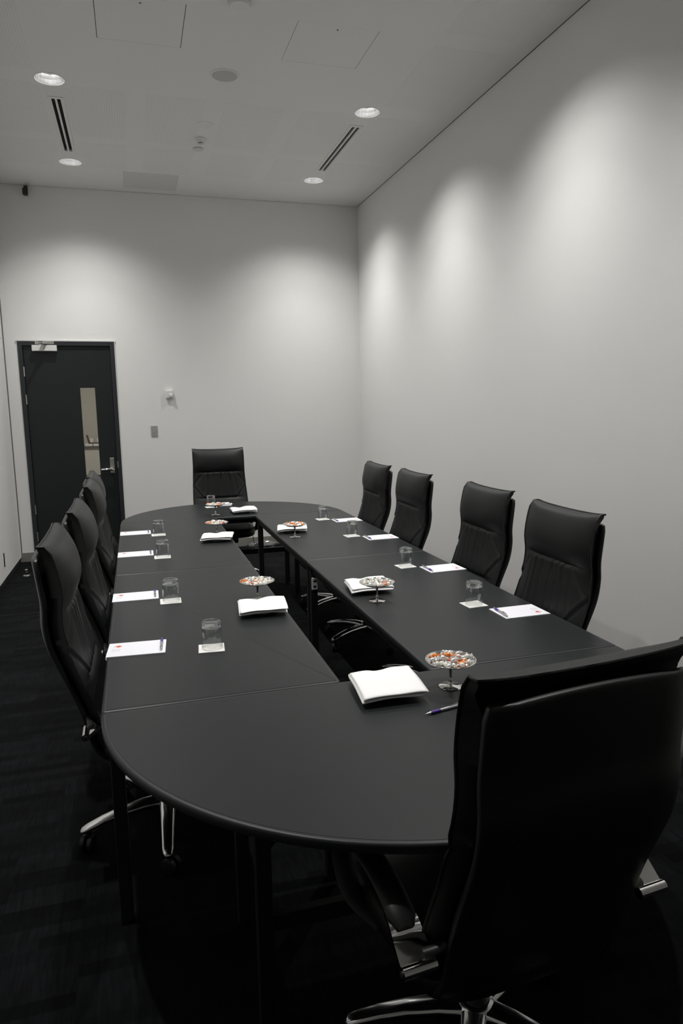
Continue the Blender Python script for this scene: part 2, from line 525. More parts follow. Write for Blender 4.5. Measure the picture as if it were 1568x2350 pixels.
# round ceiling fittings
sp = thing('ceiling_speaker', 'flush round grey speaker grille in the ceiling', 'speaker', (0.738, 5.190, ZC))
MB().lathe([(0.100, 0), (0.100, -0.004), (0.088, -0.006), (0.086, -0.003)], 40).build('rim', M['ceil'], sp, 30)
MB().lathe([(0.0001, -0.0035), (0.087, -0.0030)], 40, close=False).build('grille', M['grille'], sp, 30)
MB().lathe([(0.0001, -0.009), (0.004, -0.008), (0.005, -0.003)], 12).build('badge', M['offwhite'], sp, 60)
sd = thing('round_detector', 'pale round detector disc between the ceiling hatches', 'detector', (0.709, 4.286, ZC))
MB().lathe([(0.060, 0), (0.060, -0.012), (0.052, -0.022), (0.0001, -0.024)], 32).build('body', M['white'], sd, 35)
MB().lathe([(0.062, 0), (0.066, -0.001), (0.066, -0.006), (0.060, -0.006)], 32).build('ring', M['offwhite'], sd, 35)
rg = thing('flush_ceiling_disc', 'faint flush white disc beyond the round ceiling speaker', 'ceiling fitting', (0.690, 6.080, ZC))
MB().lathe([(0.068, 0), (0.066, -0.005), (0.0001, -0.006)], 32).build('cover', M['white'], rg, 35)
MB().lathe([(0.072, 0), (0.072, -0.003), (0.067, -0.003)], 32).build('rim', M['ceil'], rg, 35)
sm = thing('smoke_detector', 'small protruding smoke detector with a dark vent', 'detector', (0.683, 6.390, ZC))
MB().lathe([(0.048, 0), (0.048, -0.012), (0.038, -0.018)], 28).build('base', M['ceil'], sm, 35)
MB().lathe([(0.036, -0.018), (0.032, -0.034), (0.026, -0.036)], 28).build('body', M['white'], sm, 35)
MB().lathe([(0.018, -0.036), (0.018, -0.044)], 20).build('vent', M['blackmetal'], sm, 35)
MB().lathe([(0.026, -0.044), (0.022, -0.052), (0.0001, -0.054)], 24).build('cap', M['white'], sm, 35)
ds = thing('sprinkler_cover', 'tiny round white cover plate behind the smoke detector', 'sprinkler', (0.686, 6.632, ZC))
MB().lathe([(0.042, -0.004), (0.042, -0.010), (0.036, -0.013), (0.0001, -0.014)], 28).build('cover', M['offwhite'], ds, 35)
MB().lathe([(0.034, 0), (0.034, -0.006)], 24).build('cup', M['grey'], ds, 35)

# downlights: can, reflector, lamp tubes, and their own spot light
rows = ['nearest the end wall', 'second from the end wall', 'third from the end wall', 'fourth from the end wall']
for i, hx in enumerate(LAMPS_X):
    for j, hy in enumerate(LAMPS_Y):
        side = 'door side' if i == 0 else 'plain wall side'
        dl = thing('downlight', 'round recessed downlight on the %s, %s' % (side, rows[j]), 'ceiling light', (hx, hy, ZC), 0, 'recessed ceiling downlights')
        MB().lathe([(LR-0.004, 0.004), (LR+0.001, -0.003), (LR+0.006, -0.002), (LR+0.006, 0.001)], 40, close=False).build('trim_ring', M['white'], dl, 40)
        rf = MB()
        rf.lathe([(LR-0.004, 0.004), (LR-0.008, 0.03), (LR-0.016, 0.06), (LR-0.032, 0.09), (LR-0.055, 0.11), (0.0001, 0.115)], 22, close=False)
        rf.build('reflector', M['reflector'], dl)
        for sg in (-1, 1):
            MB().tube([(sg*0.018, -0.055, 0.078), (sg*0.018, 0.055, 0.078)], 0.008, 8).build('lamp_tube', M['lamp'], dl, 40)
        ld = bpy.data.lights.new('downlight_beam', 'SPOT')
        ld.energy = LAMP_W
        ld.color = (1.0, 0.985, 0.965)
        ld.spot_size = math.radians(LAMP_ANGLE)
        ld.spot_blend = LAMP_BLEND
        ld.shadow_soft_size = 0.03
        ld.use_nodes = True
        ln = ld.node_tree
        em = ln.nodes['Emission']
        tcn = ln.nodes.new('ShaderNodeTexCoord')
        sep = ln.nodes.new('ShaderNodeSeparateXYZ')
        ab_ = ln.nodes.new('ShaderNodeMath'); ab_.operation = 'ABSOLUTE'
        ac = ln.nodes.new('ShaderNodeMath'); ac.operation = 'ARCCOSINE'
        dv = ln.nodes.new('ShaderNodeMath'); dv.operation = 'DIVIDE'; dv.inputs[1].default_value = math.radians(61)
        cr = ln.nodes.new('ShaderNodeValToRGB')
        cr.color_ramp.interpolation = 'LINEAR'
        els = cr.color_ramp.elements
        while len(els) > 1: els.remove(els[-1])
        for q, (ang, val) in enumerate(LAMP_BEAM):
            e_ = els[0] if q == 0 else els.new(ang/61)
            e_.position = ang/61
            e_.color = (val, val, val, 1)
        ln.links.new(tcn.outputs['Normal'], sep.inputs[0])
        ln.links.new(sep.outputs['Z'], ab_.inputs[0]); ln.links.new(ab_.outputs[0], ac.inputs[0])
        ln.links.new(ac.outputs[0], dv.inputs[0]); ln.links.new(dv.outputs[0], cr.inputs[0])
        ln.links.new(cr.outputs[0], em.inputs['Strength'])
        lo = bpy.data.objects.new('downlight_beam', ld)
        COL.objects.link(lo)
        lo.location = (0, 0, 0.022)
        lo.parent = dl

# ------------------------------------------------------------------ door in the end wall
YD = WB
d1 = thing('door_1', 'dark charcoal door with a narrow glass panel', None, (0, YD, 0))
d1['kind'] = 'structure'
fr = MB()
FWI = 0.045
fr.box(DX0, DX0+FWI, -0.012, 0.12, 0, DZT); fr.box(DX1-FWI, DX1, -0.012, 0.12, 0, DZT); fr.box(DX0+FWI, DX1-FWI, -0.012, 0.12, DZT-FWI, DZT)
fr.box(DX0+0.03, DX0+FWI+0.016, 0.058, 0.085, 0, DZT-0.03); fr.box(DX1-FWI-0.016, DX1-0.03, 0.058, 0.085, 0, DZT-0.03); fr.box(DX0+0.03, DX1-0.03, 0.058, 0.085, DZT-FWI-0.016, DZT-0.03)
fr.box(DX0+FWI, DX1-FWI, 0.0, 0.12, 0.0, 0.006)
fr.build('frame', M['frame'], d1, bevel=0.002)
MB().box(DX0-0.012, DX1+0.012, -0.014, 0.0, DZT, DZT+0.011).build('head_trim', M['offwhite'], d1)
MB().box(DX1, DX1+0.006, -0.013, 0.0, 0, DZT).build('side_trim', M['white'], d1)
GX0, GX1, GZ0, GZ1 = -0.528, -0.377, 0.880, 1.847
lx0, lx1, lzt = DX0+FWI+0.004, DX1-FWI-0.004, DZT-FWI-0.004
lf = MB()
lf.box(lx0, GX0, 0.012, 0.055, 0.008, lzt); lf.box(GX1, lx1, 0.012, 0.055, 0.008, lzt)
lf.box(GX0, GX1, 0.012, 0.055, 0.008, GZ0); lf.box(GX0, GX1, 0.012, 0.055, GZ1, lzt)
leaf = lf.build('leaf', M['door'], d1)
MB().box(GX0, GX1, 0.030, 0.036, GZ0, GZ1).build('glass_pane', M['pane'], d1)
for hz in (1.969, 1.681, 0.513, 0.217):
    MB().tube([(lx0-0.004, -0.006, hz), (lx0-0.004, -0.006, hz+0.10)], 0.0075, 8).build('hinge', M['satin'], d1, 40)
cl = MB().box(-0.967, -0.725, -0.045, 0.012, 2.228, 2.288).build('closer', M['white'], d1, bevel=0.003)
arm = MB()
arm.bar((-0.86, -0.055, 2.292), (-0.905, -0.16, 2.298), 0.022, 0.010); arm.bar((-0.905, -0.16, 2.306), (-0.80, -0.02, 2.312), 0.020, 0.008)
arm.lathe([(0.014, 0), (0.014, 0.026)], 12, (-0.905, -0.16, 2.288)); arm.box(-0.86, -0.75, -0.025, -0.010, 2.300, 2.330)
arm.bar((-0.86, -0.052, 2.23), (-0.86, -0.052, 2.30), 0.018, 0.014, (0, 1, 0))
arm.build('closer_arm', M['satin'], cl)
hp = MB().box(-0.272, -0.227, 0.004, 0.014, 0.922, 1.088).build('handle_plate', M['satin'], d1, bevel=0.002)
hl = MB()
hl.tube([(-0.243, 0.006, 0.967), (-0.243, -0.045, 0.967), (-0.252, -0.055, 0.967), (-0.345, -0.055, 0.967), (-0.356, -0.048, 0.967)], 0.0155, 10)
hl.build('lever', M['chrome'], hp, 40)
MB().box(DX1-FWI-0.001, DX1-FWI+0.010, -0.014, -0.011, 0.98, 1.05).build('strike_plate', M['satin'], d1)
# foyer beyond the glass
fo = MB()
fo.box(-2.6, 0.6, WB+0.12, 18.6, -0.08, 0.0)
struct(fo.build('floor_foyer', mat('foyer_carpet', (0.16, 0.15, 0.14), 0.9)), 'carpet floor of the foyer behind the door')
struct(MB().box(-2.6, 0.6, 18.4, 18.5, 0, 3.2).build('wall_foyer_end', M['beige']), 'beige end wall of the foyer seen through the door glass')
struct(MB().box(-2.7, -2.6, WB+0.12, 18.5, 0, 3.2).build('wall_foyer_left', M['beige']), 'beige side wall of the foyer behind the door')
struct(MB().box(0.6, 0.7, WB+0.12, 18.5, 0, 3.2).build('wall_foyer_right', M['beige']), 'beige wall of the foyer on the handle side of the door')
struct(MB().box(-2.7, 0.7, WB+0.12, 18.5, 3.2, 3.3).build('ceiling_foyer', M['ceil']), 'pale ceiling of the foyer')
for k, yy in enumerate((11.0, 15.5)):
    fl = thing('foyer_light', 'square foyer ceiling light %s the reception counter' % ('far from' if k == 0 else 'near'), 'ceiling light', (-1.0, yy, 3.2), 0, 'foyer ceiling lights')
    MB().box(-0.32, 0.32, -0.32, 0.32, -0.04, 0).build('housing', M['white'], fl)
    MB().box(-0.29, 0.29, -0.29, 0.29, -0.046, -0.041).build('diffuser', emit_mat('foyer_diffuser_%d' % k, (1.0, 0.95, 0.88), 56.0), fl)
ct = thing('reception_counter', 'beige counter with dark bands seen through the door glass', 'counter', (-1.0, 17.75, 0))
MB().box(-0.9, 0.9, -0.25, 0.25, 0.06, 0.66).build('front_panel', M['beige'], ct)
MB().box(-0.88, 0.88, -0.22, 0.22, 0.0, 0.06).build('plinth', M['greycounter'], ct)
MB().box(-0.9, 0.9, -0.26, 0.26, 0.66, 0.685).build('dark_band', M['greycounter'], ct)
MB().box(-0.9, 0.9, -0.25, 0.25, 0.685, 0.715).build('middle_panel', M['grey'], ct)
MB().box(-0.92, 0.92, -0.28, 0.28, 0.715, 0.745).build('worktop', M['greycounter'], ct)
for k, (x0, x1) in enumerate(((-1.118, -0.955), (-0.935, -0.77))):
    bxo = MB().box(x0, x1, 17.53, 17.72, 0.745, 0.796).build('paper_stack', M['paper'], bevel=0.004)
    tag(bxo, 'low white paper stack on the foyer counter', 'paper', 'white stacks on the foyer counter')
lc = thing('open_laptop', 'dark open laptop on the white stacks of the foyer counter', 'laptop', (-1.026, 17.62, 0.796))
MB().bar((0.0, 0, 0.022), (-0.047, 0, 0.205), 0.034, 0.16, (0, 1, 0)).build('screen', M['brown'], lc)
MB().box(-0.02, 0.20, -0.08, 0.08, 0.0, 0.028).build('base', M['brown'], lc, bevel=0.003)
for k, x in enumerate((-0.985, -0.825)):
    c_ = MB().lathe([(0.0001, 0.0), (0.040, 0.0), (0.050, 0.06), (0.052, 0.165), (0.048, 0.165), (0.044, 0.02), (0.0001, 0.015)], 20, close=False).build('tall_cup', M['china'], None, 40)
    c_.location = (x, 17.80, 0.745)
    tag(c_, 'white cup behind the laptop on the foyer counter', 'cup', 'white cups on the foyer counter')

# ------------------------------------------------------------------ fittings on the walls and floor
t = thing('thermostat', 'small white thermostat box with a round knob on the end wall', 'thermostat', (0.399, WB, 1.768))
MB().box(-0.039, 0.039, -0.032, 0, -0.042, 0.042).build('case', M['white'], t, bevel=0.004)
MB().lathe([(0.019, 0), (0.019, -0.012), (0.014, -0.018), (0.0001, -0.019)], 20, (0.016, -0.032, -0.012), 'y').build('knob', M['white'], t, 40)
s = thing('light_switch', 'steel light switch plate on the end wall', 'light switch', (0.217, WB, 1.368))
MB().box(-0.035, 0.035, -0.007, 0, -0.058, 0.058).build('plate', M['switchgrey'], s, bevel=0.0015)
for k in range(2): MB().box(-0.012, 0.006, -0.010, -0.006, -0.034+k*0.02, -0.022+k*0.02).build('rocker', M['grey'], s)
s = thing('wall_speaker', 'small black bracketed box high on the end wall', 'speaker', (-0.905, WB, 3.80))
MB().box(-0.018, 0.018, -0.03, 0, 0.02, 0.055).build('bracket', M['blackmetal'], s, bevel=0.002)
MB().bar((0, -0.02, 0.03), (0.0, -0.055, 0.01), 0.022, 0.018).build('arm', M['blackmetal'], s)
MB().prism([(-0.025, -0.09), (0.025, -0.09), (0.020, -0.03), (-0.020, -0.03)], -0.045, 0.018).build('body', M['blackmetal'], s, bevel=0.003)
s = thing('door_stop', 'chrome door stop on the carpet near the corner', 'door stop', (-1.10, 7.36, 0))
MB().lathe([(0.036, 0), (0.036, 0.006), (0.030, 0.010), (0.0001, 0.010)], 24).build('base', M['satin'], s, 35)
MB().lathe([(0.010, 0.010), (0.010, 0.040), (0.016, 0.045), (0.016, 0.062), (0.010, 0.068), (0.0001, 0.069)], 20).build('knob', M['chrome'], s, 35)
s = thing('wall_outlet', 'white wall outlet with a black plug low on the end wall', 'power outlet', (1.247, WB, 0.325))
MB().box(-0.036, 0.036, -0.010, 0, -0.058, 0.058).build('plate', M['white'], s, bevel=0.002)
MB().box(-0.022, 0.022, -0.050, -0.010, -0.050, -0.010).build('plug', M['plastic'], s, bevel=0.006)
cb = MB().tube([Vector(p) for p in catmull([(0.0, -0.045, -0.05), (0.01, -0.06, -0.16), (0.03, -0.06, -0.28), (0.05, -0.12, -0.318), (0.02, -0.25, -0.320)], 24)], 0.005, 6)
cb.build('cable', M['plastic'], s, 60)
s = thing('cable_bundle', 'loose coil of black cable in clear plastic by the skirting', 'cable', (1.36, 7.90, 0))
pts = []
for k in range(90):
    a = k/90*2*PI*4
    r_ = 0.11+0.02*math.sin(k*0.7)
    pts.append((r_*1.5*math.cos(a), r_*0.7*math.sin(a), 0.02+0.012*math.sin(k*1.3)+0.010*k/90))
MB().tube(pts, 0.006, 6).build('coil', M['plastic'], s, 60)
bag = MB()
def bagf(u, v):
    a = 2*PI*u; h = v
    r_ = math.cos(h*PI/2)**0.6
    return (0.17*r_*math.cos(a)*(1+0.1*math.sin(5*a)), 0.07*r_*math.sin(a)*(1+0.12*math.sin(7*a)), 0.004+0.075*math.sin(h*PI/2)*(1+0.12*math.sin(4*a+h*6)))
bag.grid(bagf, 28, 8, True)
bag.build('plastic_wrap', thin_glass('wrap_film', tint=(0.85, 0.86, 0.86), rough=0.12, extra=0.25), s, 60)
s = thing('power_adapter', 'small black power adapter on the floor by the skirting', 'adapter', (1.00, 7.93, 0))
MB().box(-0.05, 0.05, -0.03, 0.03, 0, 0.045).build('body', M['plastic'], s, bevel=0.006)
MB().tube(catmull([(0.05, 0, 0.02), (0.09, -0.01, 0.012), (0.11, 0.01, 0.006), (0.13, -0.03, 0.006)], 14), 0.004, 6).build('cable', M['plastic'], s, 60)

# ================================================================== tables
def rounded_rect(x0, x1, y0, y1, r, n=5):
    pts = []
    for cx_, cy_, a0 in ((x1-r, y0+r, -PI/2), (x1-r, y1-r, 0), (x0+r, y1-r, PI/2), (x0+r, y0+r, PI)):
        for k in range(n+1):
            a = a0+PI/2*k/n
            pts.append((cx_+r*math.cos(a), cy_+r*math.sin(a)))
    return pts

def inset_poly(poly, d):
    n = len(poly); out = []
    for i in range(n):
        p0, p1, p2 = Vector(poly[i-1]), Vector(poly[i]), Vector(poly[(i+1) % n])
        e1 = (p1-p0).normalized(); e2 = (p2-p1).normalized()
        n1 = Vector((-e1.y, e1.x)); n2 = Vector((-e2.y, e2.x))
        b_ = n1+n2
        b_ = b_*(d/max(0.3, (1+n1.dot(n2))))
        out.append((p1.x+b_.x, p1.y+b_.y))
    return out

TT = 0.025
def table_top(t, poly):
    # laminate slab inside a rounded edge band with a fine groove between them
    ins = inset_poly(poly, 0.013)
    MB().prism(ins, TZ-TT, TZ).build('tabletop', M['table'], t)
    n = len(poly)
    prof = [(0.0137, TZ-TT), (0.0137, TZ-0.0006), (0.010, TZ-0.0004), (0.005, TZ-0.0008), (0.0012, TZ-0.003), (0.0, TZ-0.007), (0.0, TZ-TT+0.004), (0.002, TZ-TT)]
    rings = [inset_poly(poly, p[0]) for p in prof]
    vs = [(x, y, prof[k][1]) for k in range(len(prof)) for x, y in rings[k]]
    fs = []
    for k in range(len(prof)):
        k2 = (k+1) % len(prof)
        for i in range(n):
            j = (i+1) % n
            fs.append((k*n+i, k*n+j, k2*n+j, k2*n+i))
    MB().add(vs, fs).build('edge_band', M['edge'], t, 50)

def leg(t, x, y, foot=True):
    l = MB().box(x-0.020, x+0.020, y-0.020, y+0.020, 0.012, TZ-TT).build('leg', M['blackmetal'], t, bevel=0.003)
    MB().lathe([(0.016, 0), (0.018, 0.004), (0.016, 0.013)], 12, (x, y, 0)).build('foot', M['plastic'], l, 40)

G = 0.0006
rects = [(XLO, XLI, YN, YM, 'black rectangular table in the door-side row, furthest from the door'),
         (XLO, XLI, YM, YF, 'black rectangular table in the door-side row, nearest the door'),
         (XRI, XRO, YN, YM, 'black rectangular table beside the plain wall, furthest from the end wall'),
         (XRI, XRO, YM, YF, 'black rectangular table beside the plain wall, nearest the end wall')]
for k, (x0, x1, y0, y1, lab) in enumerate(rects):
    cx_, cy_ = (x0+x1)/2, (y0+y1)/2
    t = thing('rectangular_table', lab, 'table', (cx_, cy_, 0), 0, 'black meeting tables')
    w, l = (x1-x0)/2-G, (y1-y0)/2-G
    table_top(t, rounded_rect(-w, w, -l, l, 0.012))
    for sx in (-1, 1):
        for sy in (-1, 1): leg(t, sx*(w-0.035), sy*(l-0.035))
    fr = MB()
    for sx in (-1, 1): fr.box(sx*(w-0.035)-0.012, sx*(w-0.035)+0.012, -l+0.06, l-0.06, TZ-TT-0.045, TZ-TT)
    for sy in (-1, 1): fr.box(-w+0.06, w-0.06, sy*(l-0.035)-0.012, sy*(l-0.035)+0.012, TZ-TT-0.045, TZ-TT)
    fr.build('under_frame', M['blackmetal'], t)
    if k == 2:
        sk = MB().box(-w+0.035-0.017, -w+0.035+0.017, l-0.035-0.032, l-0.035-0.0205, 0.565, 0.635).build('power_socket', M['offwhite'], t, bevel=0.002)
        for dz in (-0.016, 0.016):
            MB().box(-w+0.035-0.008, -w+0.035+0.008, l-0.035-0.0326, l-0.035-0.0318, 0.600+dz-0.006, 0.600+dz+0.006).build('socket_hole', M['plastic'], sk)
for k, (y0, sg, lab) in enumerate(((YN-G, -1, 'black half-round table at the end furthest from the door'), (YF+G, 1, 'black half-round table at the end by the door'))):
    t = thing('half_round_table', lab, 'table', (CX, y0, 0), 0 if sg > 0 else PI, 'black meeting tables')
    R_ = RR-0.001
    poly = [(R_*math.cos(PI*i/64), R_*math.sin(PI*i/64)) for i in range(65)]
    table_top(t, poly)
    for sx in (-1, 1):
        leg(t, sx*0.52, 0.09); leg(t, sx*0.52, 0.50)
    MB().box(-0.50, 0.50, 0.488, 0.512, 0.30, 0.345).build('stretcher', M['blackmetal'], t)
    fr = MB()
    for sx in (-1, 1):
        fr.box(sx*0.52-0.012, sx*0.52+0.012, 0.11, 0.48, TZ-TT-0.045, TZ-TT)
    fr.box(-0.50, 0.50, 0.078, 0.102, TZ-TT-0.045, TZ-TT); fr.box(-0.50, 0.50, 0.488, 0.512, TZ-TT-0.045, TZ-TT)
    fr.build('under_frame', M['blackmetal'], t)
    for sx in (-1, 1):
        MB().bar((sx*0.52, 0.50, 0.52), (sx*0.36, 0.50, TZ-TT-0.005), 0.020, 0.012, (0, 1, 0)).build('brace', M['blackmetal'], t)

# ================================================================== chairs
# local frame: +X is forward, Y across, origin on the floor under the swivel column
SHELL = catmull([(-0.390, 0, 1.142), (-0.383, 0, 1.075), (-0.374, 0, 0.985), (-0.376, 0, 0.905), (-0.360, 0, 0.815), (-0.312, 0, 0.695), (-0.274, 0, 0.585),
                 (-0.256, 0, 0.500), (-0.226, 0, 0.436), (-0.165, 0, 0.396), (-0.05, 0, 0.384), (0.12, 0, 0.388), (0.235, 0, 0.402)], 60)
def shell_mesh():
    mb = MB()
    n = 18
    W2 = 0.236
    def outer(u, v):
        i = v*60
        k = min(int(i), 59); t_ = i-k
        p = SHELL[k].lerp(SHELL[k+1], t_)
        y = (u*2-1)
        # side edges curl towards the sitter, top corners rounded
        nx = SHELL[min(k+1, 60)]-SHELL[max(k-1, 0)]
        nrm = Vector((-nx.z, 0, nx.x)).normalized()
        if nrm.x < 0 and k < 40: nrm = -nrm
        if k >= 40 and nrm.z < 0: nrm = -nrm
        curl = 0.012*smoothstep(0.78, 1.0, abs(y))
        w_ = W2
        top = smoothstep(0.0, 0.035, v)
        w_ -= 0.007*(1-top)
        arch = 0.010*(1-y*y)*(1-smoothstep(0, 0.2, v))
        q = p + nrm*curl
        return (q.x, y*w_, q.z+arch)
    mb.grid(outer, n, 60)
    return mb
FRONT = catmull([(-0.345, 0, 1.186), (-0.312, 0, 1.172), (-0.285, 0, 1.13), (-0.268, 0, 1.07), (-0.266, 0, 1.02), (-0.282, 0, 0.970), (-0.280, 0, 0.93), (-0.268, 0, 0.87),
                 (-0.252, 0, 0.79), (-0.234, 0, 0.715), (-0.205, 0, 0.645), (-0.175, 0, 0.57), (-0.165, 0, 0.46)], 120)
def lookup(curve, z):
    if z >= curve[0].z: return curve[0].x
    for k in range(len(curve)-1):
        if curve[k].z >= z >= curve[k+1].z:
            return curve[k].x+(curve[k+1].x-curve[k].x)*(curve[k].z-z)/(curve[k].z-curve[k+1].z+1e-9)
    return curve[-1].x
_shz = SHELL[:42]
def front_profile(z): return lookup(FRONT, z)
def shell_x(z): return lookup(_shz, z)
PLEATS = [(-0.58, 0.030, 0.6), (-0.42, 0.026, 1.0), (-0.20, 0.024, 0.7), (0.04, 0.022, 1.0), (0.21, 0.024, 0.8), (0.37, 0.026, 1.0), (0.60, 0.030, 0.6)]
SE0, LO0 = 0.966, 0.712
def cushion_front(y, z):
    # y in -1..1 across, z in metres
    x = front_profile(z)
    bulge = (1-abs(y)**4.0)
    back = shell_x(min(z, 1.135))+0.030
    x = back + (x-back)*(0.52+0.48*bulge)
    # seam under the head pillow
    se = SE0 - 0.010*abs(y)**2
    cre = math.exp(-((z-se)/0.008)**2)*smoothstep(1.0, 0.55, abs(y))
    x -= 0.013*cre
    # gathered pleats
    if LO0-0.02 < z < se:
        fade = smoothstep(0.0, 0.016, se-z)*smoothstep(LO0-0.01, LO0+0.03, z)
        for (c, w_, st) in PLEATS:
            cc = c*(1+0.35*(se-z)) + 0.022*math.sin(14*z+c*7)
            depth = 0.0105*st*(0.55+0.45*math.exp(-((se-z)/0.10)**2))
            x -= depth*fade*math.exp(-((y-cc)/(w_*1.25))**2)
            x += 0.35*depth*fade*math.exp(-((y-cc-0.055)/(w_*1.6))**2)
        # diagonal wrinkles at the sides
        x -= 0.005*fade*math.exp(-(((abs(y)-0.80)+(z-0.90)*3.2)/0.045)**2)
        x -= 0.0045*fade*math.exp(-(((abs(y)-0.78)-(z-0.765)*3.2)/0.045)**2)
        x += 0.004*fade*math.exp(-(((abs(y)-0.72)-(z-0.765)*3.2)/0.045)**2)
    x -= 0.011*math.exp(-((z-LO0)/0.008)**2)*smoothstep(0.95, 0.5, abs(y))
    return x
def cushion_w(z):
    return 0.247 + 0.017*smoothstep(1.05, 0.62, z)
def back_cushion():
    mb = MB()
    nu, nv = 72, 80
    Z1, Z0 = 1.186, 0.47
    def fr(u, v):
        y = u*2-1; z = Z1-(Z1-Z0)*v
        x = cushion_front(y, z)
        sag = -0.006*(1-y*y)*(1-smoothstep(0, 0.12, v)) + 0.005*abs(y)**6*(1-smoothstep(0, 0.1, v))
        return (x, y*cushion_w(z), z+sag)
    mb.grid(fr, nu, nv)
    def bk(u, v):
        y = u*2-1; z = Z1-(Z1-Z0)*v
        x = shell_x(min(z, 1.135))+0.032 - 0.010*smoothstep(1.10, 1.186, z)
        if z > 1.12: x += 0.010*math.sin(PI*min(1, (z-1.12)/0.05)) - 0.004*smoothstep(1.16, 1.186, z)
        if v == 0 or u in (0, 1):
            pass
        sag = -0.006*(1-y*y)*(1-smoothstep(0, 0.12, v)) + 0.005*abs(y)**6*(1-smoothstep(0, 0.1, v))
        return (x, y*(cushion_w(z)-0.004-0.022*smoothstep(1.17, 1.10, z)), z+sag-0.002)
    base = len(mb.v)
    mb.grid(bk, nu, nv)
    w = nu+1
    # stitch rim
    F = lambda i, j: j*w+i
    B = lambda i, j: base+j*w+i
    fs = []
    for i in range(nu):
        fs.append((F(i, 0), F(i+1, 0), B(i+1, 0), B(i, 0)))
        fs.append((F(i, nv), B(i, nv), B(i+1, nv), F(i+1, nv)))
    for j in range(nv):
        fs.append((F(0, j), B(0, j), B(0, j+1), F(0, j+1)))
        fs.append((F(nu, j), F(nu, j+1), B(nu, j+1), B(nu, j)))
    mb.f += fs; mb.m += [0]*len(fs)
    return mb
def piping():
    mb = MB()
    pts = []
    for k in range(24):
        z = 0.56+(1.184-0.56)*k/23
        pts.append((cushion_front(-1, z)+0.001, -cushion_w(z), z + 0.005*(smoothstep(1.06, 1.18, z))))
    top = []
    for k in range(1, 24):
        y = -1+2*k/24
        z = 1.186
        sag = -0.006*(1-y*y)+0.005*abs(y)**6
        top.append((-0.372, y*cushion_w(z), z+sag-0.001))
    pts += [(-0.362, -cushion_w(1.186)-0.001, 1.189), (-0.372, -cushion_w(1.186), 1.189)] + top + [(-0.372, cushion_w(1.186), 1.189), (-0.362, cushion_w(1.186)+0.001, 1.189)]
    for k in range(23, -1, -1):
        z = 0.56+(1.184-0.56)*k/23
        pts.append((cushion_front(1, z)+0.001, cushion_w(z), z + 0.005*(smoothstep(1.06, 1.18, z))))
    mb.tube(pts, 0.0042, 6)
    return mb
def seat_cushion():
    mb = MB()
    n = 36
    def se(t_, a, b_, e):
        c, s_ = math.cos(t_), math.sin(t_)
        return (a*abs(c)**e*(1 if c >= 0 else -1), b_*abs(s_)**e*(1 if s_ >= 0 else -1))
    prof = [(0.30, 0.408), (0.93, 0.408), (0.985, 0.418), (1.0, 0.440), (0.99, 0.462), (0.95, 0.478), (0.82, 0.488), (0.55, 0.490), (0.25, 0.486)]
    vs = []
    for (s_, z) in prof:
        for k in range(n):
            x, y = se(2*PI*k/n, 0.265*s_, 0.265*s_, 0.42)
            zz = z-0.020*smoothstep(0.12, 0.27, x)
            vs.append((x+0.015, y, zz))
    fs = []
    for j in range(len(prof)-1):
        for k in range(n):
            k2 = (k+1) % n
            fs.append((j*n+k, j*n+k2, (j+1)*n+k2, (j+1)*n+k))
    fs.append(tuple(range(n-1, -1, -1))); fs.append(tuple((len(prof)-1)*n+k for k in range(n)))
    mb.add(vs, fs)
    return mb

